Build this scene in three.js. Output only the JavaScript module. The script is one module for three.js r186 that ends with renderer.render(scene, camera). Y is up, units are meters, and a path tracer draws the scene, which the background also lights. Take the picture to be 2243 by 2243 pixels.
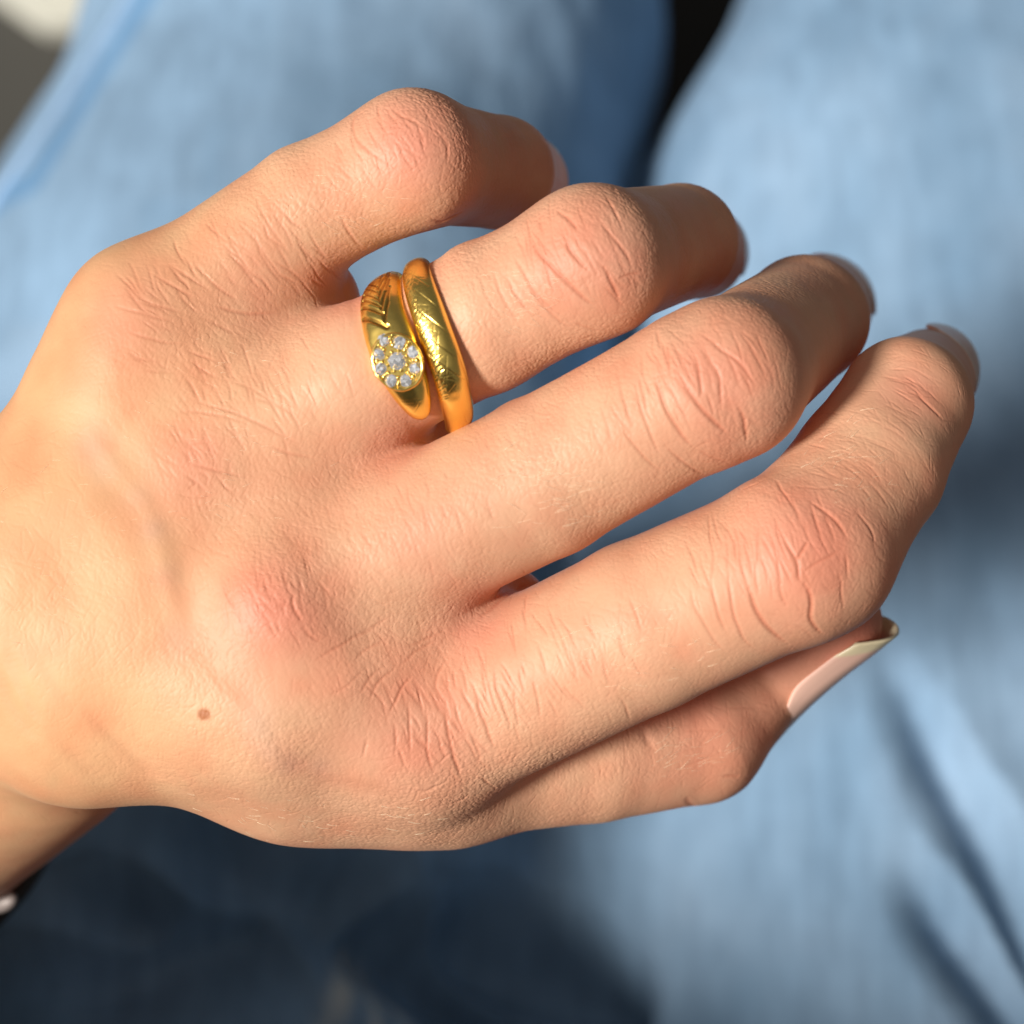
import * as THREE from 'three';
import { RoundedBoxGeometry } from 'three/addons/geometries/RoundedBoxGeometry.js';
import { mergeGeometries } from 'three/addons/utils/BufferGeometryUtils.js';

/* ------------------------------------------------------------------ camera, sky, sun, exposure */
const D = 237;                                  // mm from the lens to the plane of the hand
const FRAME = 105;                              // mm seen across at that plane
const PITCH = THREE.MathUtils.degToRad(65);     // the phone looks down at the lap
const ORIGIN = new THREE.Vector3(0, 0.78, 0);   // middle of the hand, metres above the carpet
const RIGHT = new THREE.Vector3(1, 0, 0);
const UP = new THREE.Vector3(0, Math.cos(PITCH), -Math.sin(PITCH));
const BACK = new THREE.Vector3(0, Math.sin(PITCH), Math.cos(PITCH));
const toWorld = (x, y, h) => new THREE.Vector3().copy(ORIGIN).addScaledVector(RIGHT, x / 1000).addScaledVector(UP, y / 1000).addScaledVector(BACK, h / 1000);
const dirWorld = (x, y, h) => new THREE.Vector3().addScaledVector(RIGHT, x).addScaledVector(UP, y).addScaledVector(BACK, h).normalize();

const scene = new THREE.Scene();
const camera = new THREE.PerspectiveCamera(2 * THREE.MathUtils.radToDeg(Math.atan(FRAME / 2 / D)), 1, 0.02, 60);
camera.position.copy(toWorld(0, 0, D));
camera.up.copy(UP);
camera.lookAt(ORIGIN);
camera.focus = (D + 4) / 1000;
camera.userData.fStop = camera.getFocalLength() / 4.6;

const SUN = dirWorld(-0.62, -0.09, 0.765);
// plain pale air, brighter round the sun
const skyTexture = (() => {
  const W = 256, H = 128, data = new Float32Array(W * H * 4);
  for (let r = 0; r < H; r++) for (let c = 0; c < W; c++) {
    const up = ((r + 0.5) / H - 0.5) * Math.PI, round = ((c + 0.5) / W - 0.5) * 2 * Math.PI;
    const g = Math.max(0, Math.cos(round) * Math.cos(up) * SUN.x + Math.sin(up) * SUN.y + Math.sin(round) * Math.cos(up) * SUN.z);
    const l = 0.26 + 0.9 * g * g * g + 0.5 * Math.pow(g, 12), o = (r * W + c) * 4;
    data[o] = l * 1.0; data[o + 1] = l; data[o + 2] = l * 0.99; data[o + 3] = 1;
  }
  const t = new THREE.DataTexture(data, W, H, THREE.RGBAFormat, THREE.FloatType);
  t.mapping = THREE.EquirectangularReflectionMapping; t.magFilter = t.minFilter = THREE.LinearFilter; t.needsUpdate = true;
  return t;
})();
scene.background = skyTexture; scene.environment = skyTexture;
scene.backgroundIntensity = scene.environmentIntensity = 0.33;
const sun = new THREE.DirectionalLight(new THREE.Color(1.0, 0.945, 0.865), 4.6);
sun.position.copy(ORIGIN).addScaledVector(SUN, 3);
sun.target.position.copy(ORIGIN);
sun.castShadow = true;
sun.shadow.mapSize.set(2048, 2048);
sun.shadow.radius = 19;
Object.assign(sun.shadow.camera, { left: -0.6, right: 0.6, top: 0.6, bottom: -0.6, near: 0.1, far: 6 });
scene.add(sun, sun.target);

const renderer = new THREE.WebGLRenderer({ antialias: true });
renderer.setSize(1024, 1024);
renderer.toneMapping = THREE.LinearToneMapping;
renderer.toneMappingExposure = 1.38;
renderer.shadowMap.enabled = true;

/* ------------------------------------------------------------------ helpers */
let seed = 12345;
const rnd = () => { seed = (seed * 1664525 + 1013904223) >>> 0; return seed / 4294967296; };
const rr = (a, b) => a + (b - a) * rnd();
const clamp = (x, a, b) => x < a ? a : x > b ? b : x;
const sm = (a, b, x) => { const t = clamp((x - a) / (b - a), 0, 1); return t * t * (3 - 2 * t); };
const S = FRAME / 2243;
// a spot h mm nearer to the lens than the hand's plane: measured on a 2243-unit square at that plane -> mm (x right, y up, h towards the lens)
const at = (x, y, h) => { const k = S * (D - h) / D; return [(x - 1121.5) * k, (1121.5 - y) * k, h]; };
const mmOf = (r, h) => r * S * (D - h) / D;
const sub = (a, b) => [a[0] - b[0], a[1] - b[1], a[2] - b[2]], add = (a, b) => [a[0] + b[0], a[1] + b[1], a[2] + b[2]];
const mul = (a, s) => [a[0] * s, a[1] * s, a[2] * s], dot = (a, b) => a[0] * b[0] + a[1] * b[1] + a[2] * b[2];
const cross = (a, b) => [a[1] * b[2] - a[2] * b[1], a[2] * b[0] - a[0] * b[2], a[0] * b[1] - a[1] * b[0]];
const norm = (a) => { const l = Math.hypot(a[0], a[1], a[2]) || 1; return [a[0] / l, a[1] / l, a[2] / l]; };
const lerp = (a, b, t) => a + (b - a) * t;
const mix3 = (a, b, t) => [lerp(a[0], b[0], t), lerp(a[1], b[1], t), lerp(a[2], b[2], t)];

const hash = (x, y, z) => { let n = Math.imul(x, 374761393) ^ Math.imul(y, 668265263) ^ Math.imul(z, 1274126177); n = Math.imul(n ^ (n >>> 13), 1274126177); n ^= n >>> 16; return (n >>> 0) / 4294967296; };
function noise(x, y, z) {
  const X = Math.floor(x), Y = Math.floor(y), Z = Math.floor(z); x -= X; y -= Y; z -= Z;
  const u = x * x * (3 - 2 * x), v = y * y * (3 - 2 * y), w = z * z * (3 - 2 * z);
  const l = (a, b, t) => a + (b - a) * t;
  return l(l(l(hash(X, Y, Z), hash(X + 1, Y, Z), u), l(hash(X, Y + 1, Z), hash(X + 1, Y + 1, Z), u), v),
    l(l(hash(X, Y, Z + 1), hash(X + 1, Y, Z + 1), u), l(hash(X, Y + 1, Z + 1), hash(X + 1, Y + 1, Z + 1), u), v), w) * 2 - 1;
}
const fbm = (x, y, z, o = 3) => { let s = 0, a = 0.5; for (let i = 0; i < o; i++) { s += a * noise(x, y, z); x *= 2.03; y *= 2.03; z *= 2.03; a *= 0.5; } return s; };
function worley(x, y, z) {          // second nearest minus nearest: zero along the borders of the cells
  const X = Math.floor(x), Y = Math.floor(y), Z = Math.floor(z); let a = 9, b = 9;
  for (let i = -1; i < 2; i++) for (let j = -1; j < 2; j++) for (let k = -1; k < 2; k++) {
    const p = X + i, q = Y + j, r = Z + k;
    const dx = p + hash(p, q, r) - x, dy = q + hash(p + 57, q, r) - y, dz = r + hash(p, q + 91, r) - z, d = dx * dx + dy * dy + dz * dz;
    if (d < a) { b = a; a = d; } else if (d < b) b = d;
  }
  return Math.sqrt(b) - Math.sqrt(a);
}
const smin = (a, b, k) => { const h = Math.max(k - Math.abs(a - b), 0) / k; return Math.min(a, b) - h * h * k * 0.25; };

// tapered capsules: chain([x, y, h, r], ...) in units of the 2243 square
function chain(...pts) {
  const out = [];
  for (let i = 0; i + 1 < pts.length; i++) out.push(capsule(at(...pts[i]), at(...pts[i + 1]), mmOf(pts[i][3], pts[i][2]), mmOf(pts[i + 1][3], pts[i + 1][2])));
  return out;
}
function capsule(a, b, ra, rb) { const ab = sub(b, a); return { a, ab, ra, dr: rb - ra, inv: 1 / (dot(ab, ab) || 1) }; }
function dCap(c, x, y, z) {
  const px = x - c.a[0], py = y - c.a[1], pz = z - c.a[2];
  const t = clamp((px * c.ab[0] + py * c.ab[1] + pz * c.ab[2]) * c.inv, 0, 1);
  const dx = px - c.ab[0] * t, dy = py - c.ab[1] * t, dz = pz - c.ab[2] * t;
  return Math.sqrt(dx * dx + dy * dy + dz * dz) - c.ra - c.dr * t;
}
const blend = (list, k, x, y, z) => { let d = dCap(list[0], x, y, z); for (let i = 1; i < list.length; i++) d = smin(d, dCap(list[i], x, y, z), k); return d; };

// surface nets over a box: {pos: Float64Array, quads: Int32Array}
function surfaceNet(f, lo, hi, cell) {
  const n = [0, 1, 2].map((i) => Math.ceil((hi[i] - lo[i]) / cell) + 1), [nx, ny, nz] = n, F = new Float32Array(nx * ny * nz), B = 8;
  for (let bz = 0; bz < nz; bz += B) for (let by = 0; by < ny; by += B) for (let bx = 0; bx < nx; bx += B) {
    const half = B * cell / 2, c = f(lo[0] + bx * cell + half, lo[1] + by * cell + half, lo[2] + bz * cell + half), far = Math.abs(c) > half * 1.75 + 2 * cell;
    const ex = Math.min(bx + B, nx), ey = Math.min(by + B, ny), ez = Math.min(bz + B, nz);
    for (let z = bz; z < ez; z++) for (let y = by; y < ey; y++) { let i = (z * ny + y) * nx + bx; for (let x = bx; x < ex; x++, i++) F[i] = far ? c : f(lo[0] + x * cell, lo[1] + y * cell, lo[2] + z * cell); }
  }
  const id = new Int32Array(nx * ny * nz).fill(-1), pos = [], quads = [];
  const off = [0, 1, nx, nx + 1, nx * ny, nx * ny + 1, nx * ny + nx, nx * ny + nx + 1];
  const edges = [[0, 1], [2, 3], [4, 5], [6, 7], [0, 2], [1, 3], [4, 6], [5, 7], [0, 4], [1, 5], [2, 6], [3, 7]];
  for (let z = 0; z < nz - 1; z++) for (let y = 0; y < ny - 1; y++) for (let x = 0; x < nx - 1; x++) {
    const i = (z * ny + y) * nx + x; let m = 0;
    for (let k = 0; k < 8; k++) if (F[i + off[k]] < 0) m |= 1 << k;
    if (m === 0 || m === 255) continue;
    let sx = 0, sy = 0, sz = 0, c = 0;
    for (const [p, q] of edges) {
      if (((m >> p) & 1) === ((m >> q) & 1)) continue;
      const a = F[i + off[p]], b = F[i + off[q]], t = a / (a - b);
      sx += (p & 1) + ((q & 1) - (p & 1)) * t; sy += ((p >> 1) & 1) + (((q >> 1) & 1) - ((p >> 1) & 1)) * t; sz += (p >> 2) + ((q >> 2) - (p >> 2)) * t; c++;
    }
    id[i] = pos.length / 3;
    pos.push(lo[0] + (x + sx / c) * cell, lo[1] + (y + sy / c) * cell, lo[2] + (z + sz / c) * cell);
  }
  const Y = nx, Z = nx * ny;
  for (let z = 1; z < nz - 1; z++) for (let y = 1; y < ny - 1; y++) for (let x = 1; x < nx - 1; x++) {
    const i = (z * ny + y) * nx + x, a = F[i] < 0;
    if (a !== F[i + 1] < 0) { const q = [id[i - Y - Z], id[i - Z], id[i], id[i - Y]]; if (!a) q.reverse(); quads.push(...q); }
    if (a !== F[i + Y] < 0) { const q = [id[i - 1 - Z], id[i - 1], id[i], id[i - Z]]; if (!a) q.reverse(); quads.push(...q); }
    if (a !== F[i + Z] < 0) { const q = [id[i - 1 - Y], id[i - Y], id[i], id[i - 1]]; if (!a) q.reverse(); quads.push(...q); }
  }
  return { pos, quads };
}
function gradient(f, x, y, z, e) {
  return norm([f(x + e, y, z) - f(x - e, y, z), f(x, y + e, z) - f(x, y - e, z), f(x, y, z + e) - f(x, y, z - e)]);
}
// the quads' winding is checked against the field, so faces always look outwards
function finish(net, f, base, place, { fine = null, lift = null, paint = null }) {
  let P = net.pos, Q = net.quads;
  const nrm = (i) => gradient(f, P[i * 3], P[i * 3 + 1], P[i * 3 + 2], 0.05);
  const snap = (x, y, z) => { const g = gradient(f, x, y, z, 0.05), d = f(x, y, z); return [x - g[0] * d, y - g[1] * d, z - g[2] * d]; };
  const tris = [], mids = new Map(), nv = P.length / 3;
  for (let i = 0; i < nv; i++) { const s = snap(P[i * 3], P[i * 3 + 1], P[i * 3 + 2]); P[i * 3] = s[0]; P[i * 3 + 1] = s[1]; P[i * 3 + 2] = s[2]; }
  const mid = (a, b) => {
    const key = a < b ? a * 4194304 + b : b * 4194304 + a; let m = mids.get(key);
    if (m === undefined) { m = P.length / 3; P.push((P[a * 3] + P[b * 3]) / 2, (P[a * 3 + 1] + P[b * 3 + 1]) / 2, (P[a * 3 + 2] + P[b * 3 + 2]) / 2); mids.set(key, m); }
    return m;
  };
  for (let q = 0; q < Q.length; q += 4) {
    const a = Q[q], b = Q[q + 1], c = Q[q + 2], d = Q[q + 3];
    if (fine && fine(P[a * 3], P[a * 3 + 1], P[a * 3 + 2])) {
      const ab = mid(a, b), bc = mid(b, c), cd = mid(c, d), da = mid(d, a), m = P.length / 3;
      P.push((P[a * 3] + P[c * 3] + P[b * 3] + P[d * 3]) / 4, (P[a * 3 + 1] + P[c * 3 + 1] + P[b * 3 + 1] + P[d * 3 + 1]) / 4, (P[a * 3 + 2] + P[c * 3 + 2] + P[b * 3 + 2] + P[d * 3 + 2]) / 4);
      tris.push(a, ab, m, a, m, da, ab, b, bc, ab, bc, m, m, bc, c, m, c, cd, da, m, cd, da, cd, d);
    } else tris.push(a, b, c, a, c, d);
  }
  const n = P.length / 3, out = new Float32Array(n * 3), col = paint ? new Float32Array(n * 3) : null;
  for (let i = 0; i < n; i++) {
    let p = [P[i * 3], P[i * 3 + 1], P[i * 3 + 2]];
    if (i >= nv) p = snap(...p);
    const g = gradient(f, p[0], p[1], p[2], 0.05), r = lift ? lift(p, g) : [0, 0];
    if (paint) { const c = paint(p, g, r); col[i * 3] = c[0]; col[i * 3 + 1] = c[1]; col[i * 3 + 2] = c[2]; }
    const w = place(p[0] + g[0] * r[0], p[1] + g[1] * r[0], p[2] + g[2] * r[0]).sub(base);
    out[i * 3] = w.x; out[i * 3 + 1] = w.y; out[i * 3 + 2] = w.z;
  }
  // outward winding
  const t0 = tris[0] * 3, t1 = tris[1] * 3, t2 = tris[2] * 3;
  const fn = cross([P[t1] - P[t0], P[t1 + 1] - P[t0 + 1], P[t1 + 2] - P[t0 + 2]], [P[t2] - P[t0], P[t2 + 1] - P[t0 + 1], P[t2 + 2] - P[t0 + 2]]);
  if (dot(fn, nrm(tris[0])) < 0) for (let i = 0; i < tris.length; i += 3) { const t = tris[i]; tris[i] = tris[i + 1]; tris[i + 1] = t; }
  const g = new THREE.BufferGeometry();
  g.setAttribute('position', new THREE.BufferAttribute(out, 3));
  if (col) g.setAttribute('color', new THREE.BufferAttribute(col, 3));
  g.setIndex(tris);
  g.computeVertexNormals();
  return g;
}
// lines drawn on a surface, kept in a grid for quick look-up
function lineGrid(cell) {
  const map = new Map(), key = (i, j, k) => (i + 2000) * 16777216 + (j + 2000) * 4096 + (k + 2000);
  return {
    add(a, b, w, deep, round = 0) {
      const s = { a, ab: sub(b, a), w, deep, round }; s.inv = 1 / (dot(s.ab, s.ab) || 1);
      const reach = w * 3.2, lo = [0, 1, 2].map((i) => Math.floor((Math.min(a[i], b[i]) - reach) / cell)), hi = [0, 1, 2].map((i) => Math.floor((Math.max(a[i], b[i]) + reach) / cell));
      for (let i = lo[0]; i <= hi[0]; i++) for (let j = lo[1]; j <= hi[1]; j++) for (let k = lo[2]; k <= hi[2]; k++) { const q = key(i, j, k); const l = map.get(q); if (l) l.push(s); else map.set(q, [s]); }
    },
    near(p) { return map.get(key(Math.floor(p[0] / cell), Math.floor(p[1] / cell), Math.floor(p[2] / cell))); },
  };
}
const segDist = (s, p) => {
  const px = p[0] - s.a[0], py = p[1] - s.a[1], pz = p[2] - s.a[2], t = clamp((px * s.ab[0] + py * s.ab[1] + pz * s.ab[2]) * s.inv, 0, 1);
  const x = px - s.ab[0] * t, y = py - s.ab[1] * t, z = pz - s.ab[2] * t; return Math.sqrt(x * x + y * y + z * z);
};
// carve: negative along the line, slightly raised lips on both sides
const profile = (d, w) => { const q = d / w; return q > 3 ? 0 : -Math.exp(-q * q) + 0.06 * Math.exp(-(q - 1.9) * (q - 1.9) * 1.6); };

const numbered = (() => { const used = {}; return (n) => { used[n] = (used[n] ?? -1) + 1; return used[n] ? n + '_' + String(used[n]).padStart(3, '0') : n; }; })();
function thing(name, label, category, pos) {
  const o = new THREE.Group(); o.name = numbered(name); o.position.copy(pos); o.userData = { label, category }; scene.add(o); return o;
}
function part(name, geometry, material, parent, label) {
  const m = new THREE.Mesh(geometry, material); m.name = name; m.castShadow = m.receiveShadow = true; parent.add(m); if (label) m.userData.label = label; return m;
}
function structure(name, geometry, material, label) { const m = part(name, geometry, material, scene); m.userData.kind = 'structure'; if (label) m.userData.label = label; return m; }


/* ------------------------------------------------------------------ the jeans: thighs and lap */
const personAt = new THREE.Vector3(0, 0, 0);
const person = thing('person', 'person in light blue jeans holding a bent left hand out over their lap', 'person', personAt);
const slope = (y) => -190 - y * 0.467;                 // the thighs fall away towards the knees
const thigh = (rows) => { const out = []; for (let i = 0; i + 1 < rows.length; i++) { const [x, y, r, up] = rows[i], [x2, y2, r2, up2] = rows[i + 1]; out.push(capsule([x, y, slope(y) + up - r], [x2, y2, slope(y2) + up2 - r2], r, r2)); } return out; };
const legLeft = thigh([[-22, 240, 56, 0], [-31, 112, 62, 0], [-49, 34, 70, 0], [-72, -70, 80, 4], [-85, -200, 92, 10]]);
const legRight = thigh([[158, 240, 58, 0], [123.5, 112, 63, 0], [101, 50, 70, 0], [84, -50, 80, 4], [85, -200, 92, 10]]);
const lapFill = [capsule([-30, -120, -250], [40, -125, -250], 62, 66), capsule([0, -200, -240], [10, -260, -200], 110, 120)];
const jeansBase = (x, y, z) => smin(smin(blend(legLeft, 20, x, y, z), blend(legRight, 20, x, y, z), 6), blend(lapFill, 20, x, y, z), 34);
const onto = (f, p, dir) => { let q = p; for (let i = 0; i < 60; i++) { const d = f(q[0], q[1], q[2]); if (Math.abs(d) < 0.01) break; q = add(q, mul(dir, d * 0.9)); } return q; };
// ray from the lens through a spot of the 2243 square, down to a surface
function ray(f, x, y, h0, limit) {
  const o = [0, 0, D], d = norm(sub(at(x, y, 0), o)); let t = (D - h0) / -d[2];
  for (let i = 0; i < 200; i++) { const p = add(o, mul(d, t)), v = f(p[0], p[1], p[2]); if (v < 0.02) return p; t += v * 0.8; if (t > limit) return null; }
  return null;
}
const folds = lineGrid(12);
function fold(points, w, deep) {                       // a crease of the cloth
  const curve = new THREE.CatmullRomCurve3(points.map(([x, y]) => new THREE.Vector3(x, y, 0)), false, 'centripetal'), n = 40; let prev = null;
  for (let i = 0; i <= n; i++) { const c = curve.getPoint(i / n), q = ray(jeansBase, c.x, c.y, -60, 700); if (q && prev) folds.add(prev, q, w * (0.6 + 0.4 * sm(0, 0.5, i / n)), deep * sm(0, 0.45, i / n), 0); prev = q; }
}
fold([[1905, 1400], [1985, 1520], [2060, 1660], [2140, 1800], [2215, 1950], [2300, 2130]], 5.2, 6.5);
fold([[1975, 1880], [2030, 1960], [2110, 2070], [2190, 2170], [2290, 2290]], 5.2, 7);
fold([[2130, 1240], [2190, 1400], [2250, 1600]], 10, 2.2);
fold([[-60, 2170], [160, 2150], [330, 2110], [480, 2070], [620, 2040]], 9, 18);
fold([[120, 1990], [260, 2020], [420, 2060], [560, 2070]], 8, 14);
fold([[330, 1830], [520, 1900], [640, 1960], [760, 2000]], 10, 14);
fold([[690, 2060], [860, 2080], [1010, 2150], [1150, 2240]], 8, 18);
fold([[960, 2010], [1080, 2070], [1180, 2130], [1300, 2230]], 9, 16);
function jeansLift(p) {
  let l = 1.6 * fbm(p[0] / 38, p[1] / 55, p[2] / 38 + 3, 2) + 0.35 * noise(p[0] / 7, p[1] / 10, p[2] / 7);
  const segs = folds.near(p);
  if (segs) { let best = 0, up = 0; for (const s of segs) { const v = profile(segDist(s, p), s.w) * s.deep; if (v < best) best = v; if (v > up) up = v; } l += best < -0.02 ? best : up; }
  return [l, 0];
}
const seamLine = [[-40, 470], [75, 400], [170, 250], [258, 105], [330, -20], [380, -110]].map(([x, y]) => ray(jeansBase, x, y, -60, 900)).filter(Boolean), seamGrid = lineGrid(12);
for (let i = 0; i + 1 < seamLine.length; i++) seamGrid.add(seamLine[i], seamLine[i + 1], 5, 0);
const paleLines = lineGrid(12); for (const pts of [[[815, 2300], [838, 2200], [868, 2100]], [[905, 2290], [915, 2200], [910, 2130]], [[700, 2290], [740, 2200], [790, 2140]]]) { const q = pts.map(([x, y]) => ray(jeansBase, x, y, -60, 700)).filter(Boolean); for (let i = 0; i + 1 < q.length; i++) paleLines.add(q[i], q[i + 1], 3, 0); }  // the denim is lightened in short streaks along these lines
const denim = [0.215, 0.335, 0.48];
function denimPaint(p) {
  const blotch = fbm(p[0] / 17 + 5, p[1] / 24, p[2] / 17, 3), streak = noise(p[0] / 2.2, p[1] / 16, p[2] / 8), fine = noise(p[0] / 1.1, p[1] / 4, p[2] / 2);
  let k = 1 + 0.32 * blotch + 0.07 * streak + 0.05 * fine; const near = seamGrid.near(p), pale = paleLines.near(p); if (pale) { let d = 99; for (const s of pale) d = Math.min(d, segDist(s, p)); const w = Math.exp(-((d / 2.2) ** 2)) * (0.7 + 0.6 * fine + 0.4 * streak); const q = clamp(w, 0, 1); return [lerp(denim[0] * k, 0.62, q), lerp(denim[1] * k, 0.64, q), lerp(denim[2] * k, 0.62, q)]; }
  if (near) { let d = 99; for (const s of near) d = Math.min(d, segDist(s, p)); const dark = sm(4.2, 3.0, d); return [denim[0] * k * (1 - 0.36 * dark), denim[1] * k * (1 - 0.18 * dark), denim[2] * k * (1 - 0.04 * dark)]; }
  return [denim[0] * k * (1 + 0.1 * blotch), denim[1] * k, denim[2] * k * (1 - 0.05 * blotch)];
}
const weave = (() => {                                  // warp slubs and the slant of the twill, 64 mm a side
  const N = 1024, d = new Uint8Array(N * N * 4);
  for (let y = 0; y < N; y++) for (let x = 0; x < N; x++) {
    const wrap = (f, sx, sy) => { const u = x / N, v = y / N; return lerp(lerp(f(u * sx, v * sy), f((u - 1) * sx, v * sy), u), lerp(f(u * sx, (v - 1) * sy), f((u - 1) * sx, (v - 1) * sy), u), v); };
    const tw = Math.sin((x * 64 + y * 64) / N * Math.PI * 2 / 1), slub = wrap((a, b) => noise(a, b, 1), 90, 9), slub2 = wrap((a, b) => noise(a, b, 5), 30, 7), cl = wrap((a, b) => noise(a, b, 9), 16, 14), weft = wrap((a, b) => noise(a, b, 13), 10, 80);
    const k = clamp(0.80 + 0.03 * tw + 0.06 * slub + 0.06 * slub2 + 0.05 * cl + 0.02 * weft, 0, 1), o = (y * N + x) * 4; d[o] = 255 * clamp(k * 1.0, 0, 1); d[o + 1] = 255 * k; d[o + 2] = 255 * clamp(k * 0.97 + 0.03, 0, 1); d[o + 3] = 255;
  }
  const t = new THREE.DataTexture(d, N, N); t.wrapS = t.wrapT = THREE.RepeatWrapping; t.magFilter = THREE.LinearFilter; t.minFilter = THREE.LinearMipmapLinearFilter; t.generateMipmaps = true; t.needsUpdate = true; return t;
})();
const jeansNet = surfaceNet(jeansBase, [-190, -235, -420], [215, 230, -70], 2.2);
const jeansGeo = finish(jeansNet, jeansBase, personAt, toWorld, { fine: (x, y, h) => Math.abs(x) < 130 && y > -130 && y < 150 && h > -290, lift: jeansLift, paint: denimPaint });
{ // cloth coordinates in units of 64 mm, laid from the seat towards the knees
  const pos = jeansGeo.attributes.position, uv = new Float32Array(pos.count * 2);
  for (let i = 0; i < pos.count; i++) { uv[i * 2] = pos.getX(i) / 0.064; uv[i * 2 + 1] = -(pos.getZ(i) * 0.94 - pos.getY(i) * 0.34) / 0.064; }
  jeansGeo.setAttribute('uv', new THREE.BufferAttribute(uv, 2));
}
const denimMat = new THREE.MeshPhysicalMaterial({ vertexColors: true, map: weave, bumpMap: weave, bumpScale: 0.0006, roughness: 0.95, sheen: 0.4, sheenColor: new THREE.Color(0.5, 0.6, 0.75), sheenRoughness: 0.6, specularIntensity: 0.3 });
const jeans = part('jeans', jeansGeo, denimMat, person, 'light blue faded denim jeans');

/* ------------------------------------------------------------------ the hand */
const PALM = [
  ...chain([350, 735, -8, 186], [60, 1190, -9, 190], [-80, 1420, -14, 190]),
  ...chain([445, 1025, -6.5, 155], [250, 1145, -6.4, 178], [40, 1270, -7, 190]),
  ...chain([635, 1325, -3.4, 160], [380, 1355, -5.0, 178], [120, 1390, -6, 195]),
  ...chain([900, 1592, -8, 162], [600, 1545, -3.6, 172], [260, 1480, -6, 182]),
  ...chain([520, 930, -13, 215], [120, 1300, -15, 240]),
  ...chain([760, 1450, -14, 215], [150, 1400, -15, 240]),
  ...chain([255, 1568, -9, 142], [640, 1642, -12, 154], [1000, 1682, -15, 150]),
  ...chain([150, 1545, -9, 188], [-80, 1440, -14, 190]),
  ...chain([600, 690, -11, 115], [765, 1030, -9, 125], [960, 1420, -9, 128]),
  ...chain([600, 690, -11, 115], [690, 655, -14, 80]), ...chain([765, 1030, -9, 125], [925, 945, -14.5, 92]), ...chain([960, 1420, -9, 128], [1110, 1335, -14, 88]),
  ...chain([340, 800, -8.5, 165], [450, 1010, -9, 160], [640, 1300, -8.5, 165], [850, 1530, -9, 165]),
  ...chain([560, 860, -9, 140], [690, 1120, -6, 150]),
  ...chain([520, 1500, -5.5, 150], [740, 1465, -4.4, 152], [900, 1400, -6, 125]), ...chain([380, 1190, -5.2, 150], [600, 1140, -5.0, 140]), ...chain([300, 880, -6.5, 150], [480, 850, -6.5, 130]),
  ...chain([700, 1610, -10, 165], [900, 1650, -12, 160]),
];
const ball = (x, y, h, r) => capsule(at(x, y, h), add(at(x, y, h), [0.4, 0, 0]), mmOf(r, h), mmOf(r, h));
const KNUCKLES = [ball(604, 1322, 2.1, 116), ball(890, 1610, -3.4, 135), ball(432, 1028, -4.0, 118), ball(310, 700, -6, 130), ball(905, 350, -5.2, 130), ball(1290, 572, -0.6, 146), ball(1582, 832, 1.4, 156), ball(1762, 1212, -0.5, 168)];
const FINGERS = [
  { chain: chain([360, 722, -8, 184], [680, 460, -6.2, 144], [902, 350, -5, 140], [1092, 378, -18.5, 122], [1142, 398, -36, 103]), w: 146 },
  { chain: chain([440, 1010, -5, 160], [760, 845, -3.4, 166], [1073, 690, -2.2, 161], [1297, 574, 0, 156], [1490, 530, -19, 125], [1532, 552, -40, 104]), w: 160 },
  { chain: chain([640, 1312, -3.2, 177], [1186, 1047, -0.8, 176], [1508, 868, 2, 171], [1590, 830, 2, 166], [1762, 700, -20, 139], [1798, 674, -44, 112]), w: 175 },
  { chain: chain([930, 1605, -6.2, 182], [1409, 1371, -1.8, 188], [1720, 1232, 1, 186], [1772, 1208, 0, 180], [1905, 1022, -6, 166], [1985, 884, -10.5, 144], [2030, 824, -28, 104]), w: 190 },
  { chain: chain([1000, 1684, -15, 152], [1300, 1640, -20, 160], [1528, 1605, -24, 154], [1664, 1482, -27, 116], [1826, 1363, -22, 106]), w: 150 },
];
const ARM = [
  ...chain([-60, 1400, -26, 330], [-420, 1700, -75, 330], [-1500, 2500, -160, 420], [-3000, 3100, -170, 520]),
  ...chain([40, 1440, -34, 330], [-300, 1760, -80, 330]),
  ...chain([80, 1575, -24, 235], [-360, 1885, -62, 250]),
];
function handBase(x, y, z) {
  let palm = blend(PALM, 7, x, y, z);
  palm = smin(palm, blend(KNUCKLES, 0.1, x, y, z), 5);
  let all = palm;
  for (const f of FINGERS) { const d = blend(f.chain, 0.7, x, y, z); all = smin(all, smin(palm, d, 3.5), 0.5); }
  all = smin(all, blend(ARM, 10, x, y, z), 5);
  return all;
}
// bounds of each finger, so that far fingers are not looked at
for (const f of FINGERS) {
  const lo = [1e9, 1e9, 1e9], hi = [-1e9, -1e9, -1e9];
  for (const c of f.chain) for (const e of [c.a, add(c.a, c.ab)]) for (let i = 0; i < 3; i++) { lo[i] = Math.min(lo[i], e[i] - c.ra - 6); hi[i] = Math.max(hi[i], e[i] + c.ra + 6); }
  f.lo = lo; f.hi = hi;
}
const skinBase = handBase;

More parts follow.
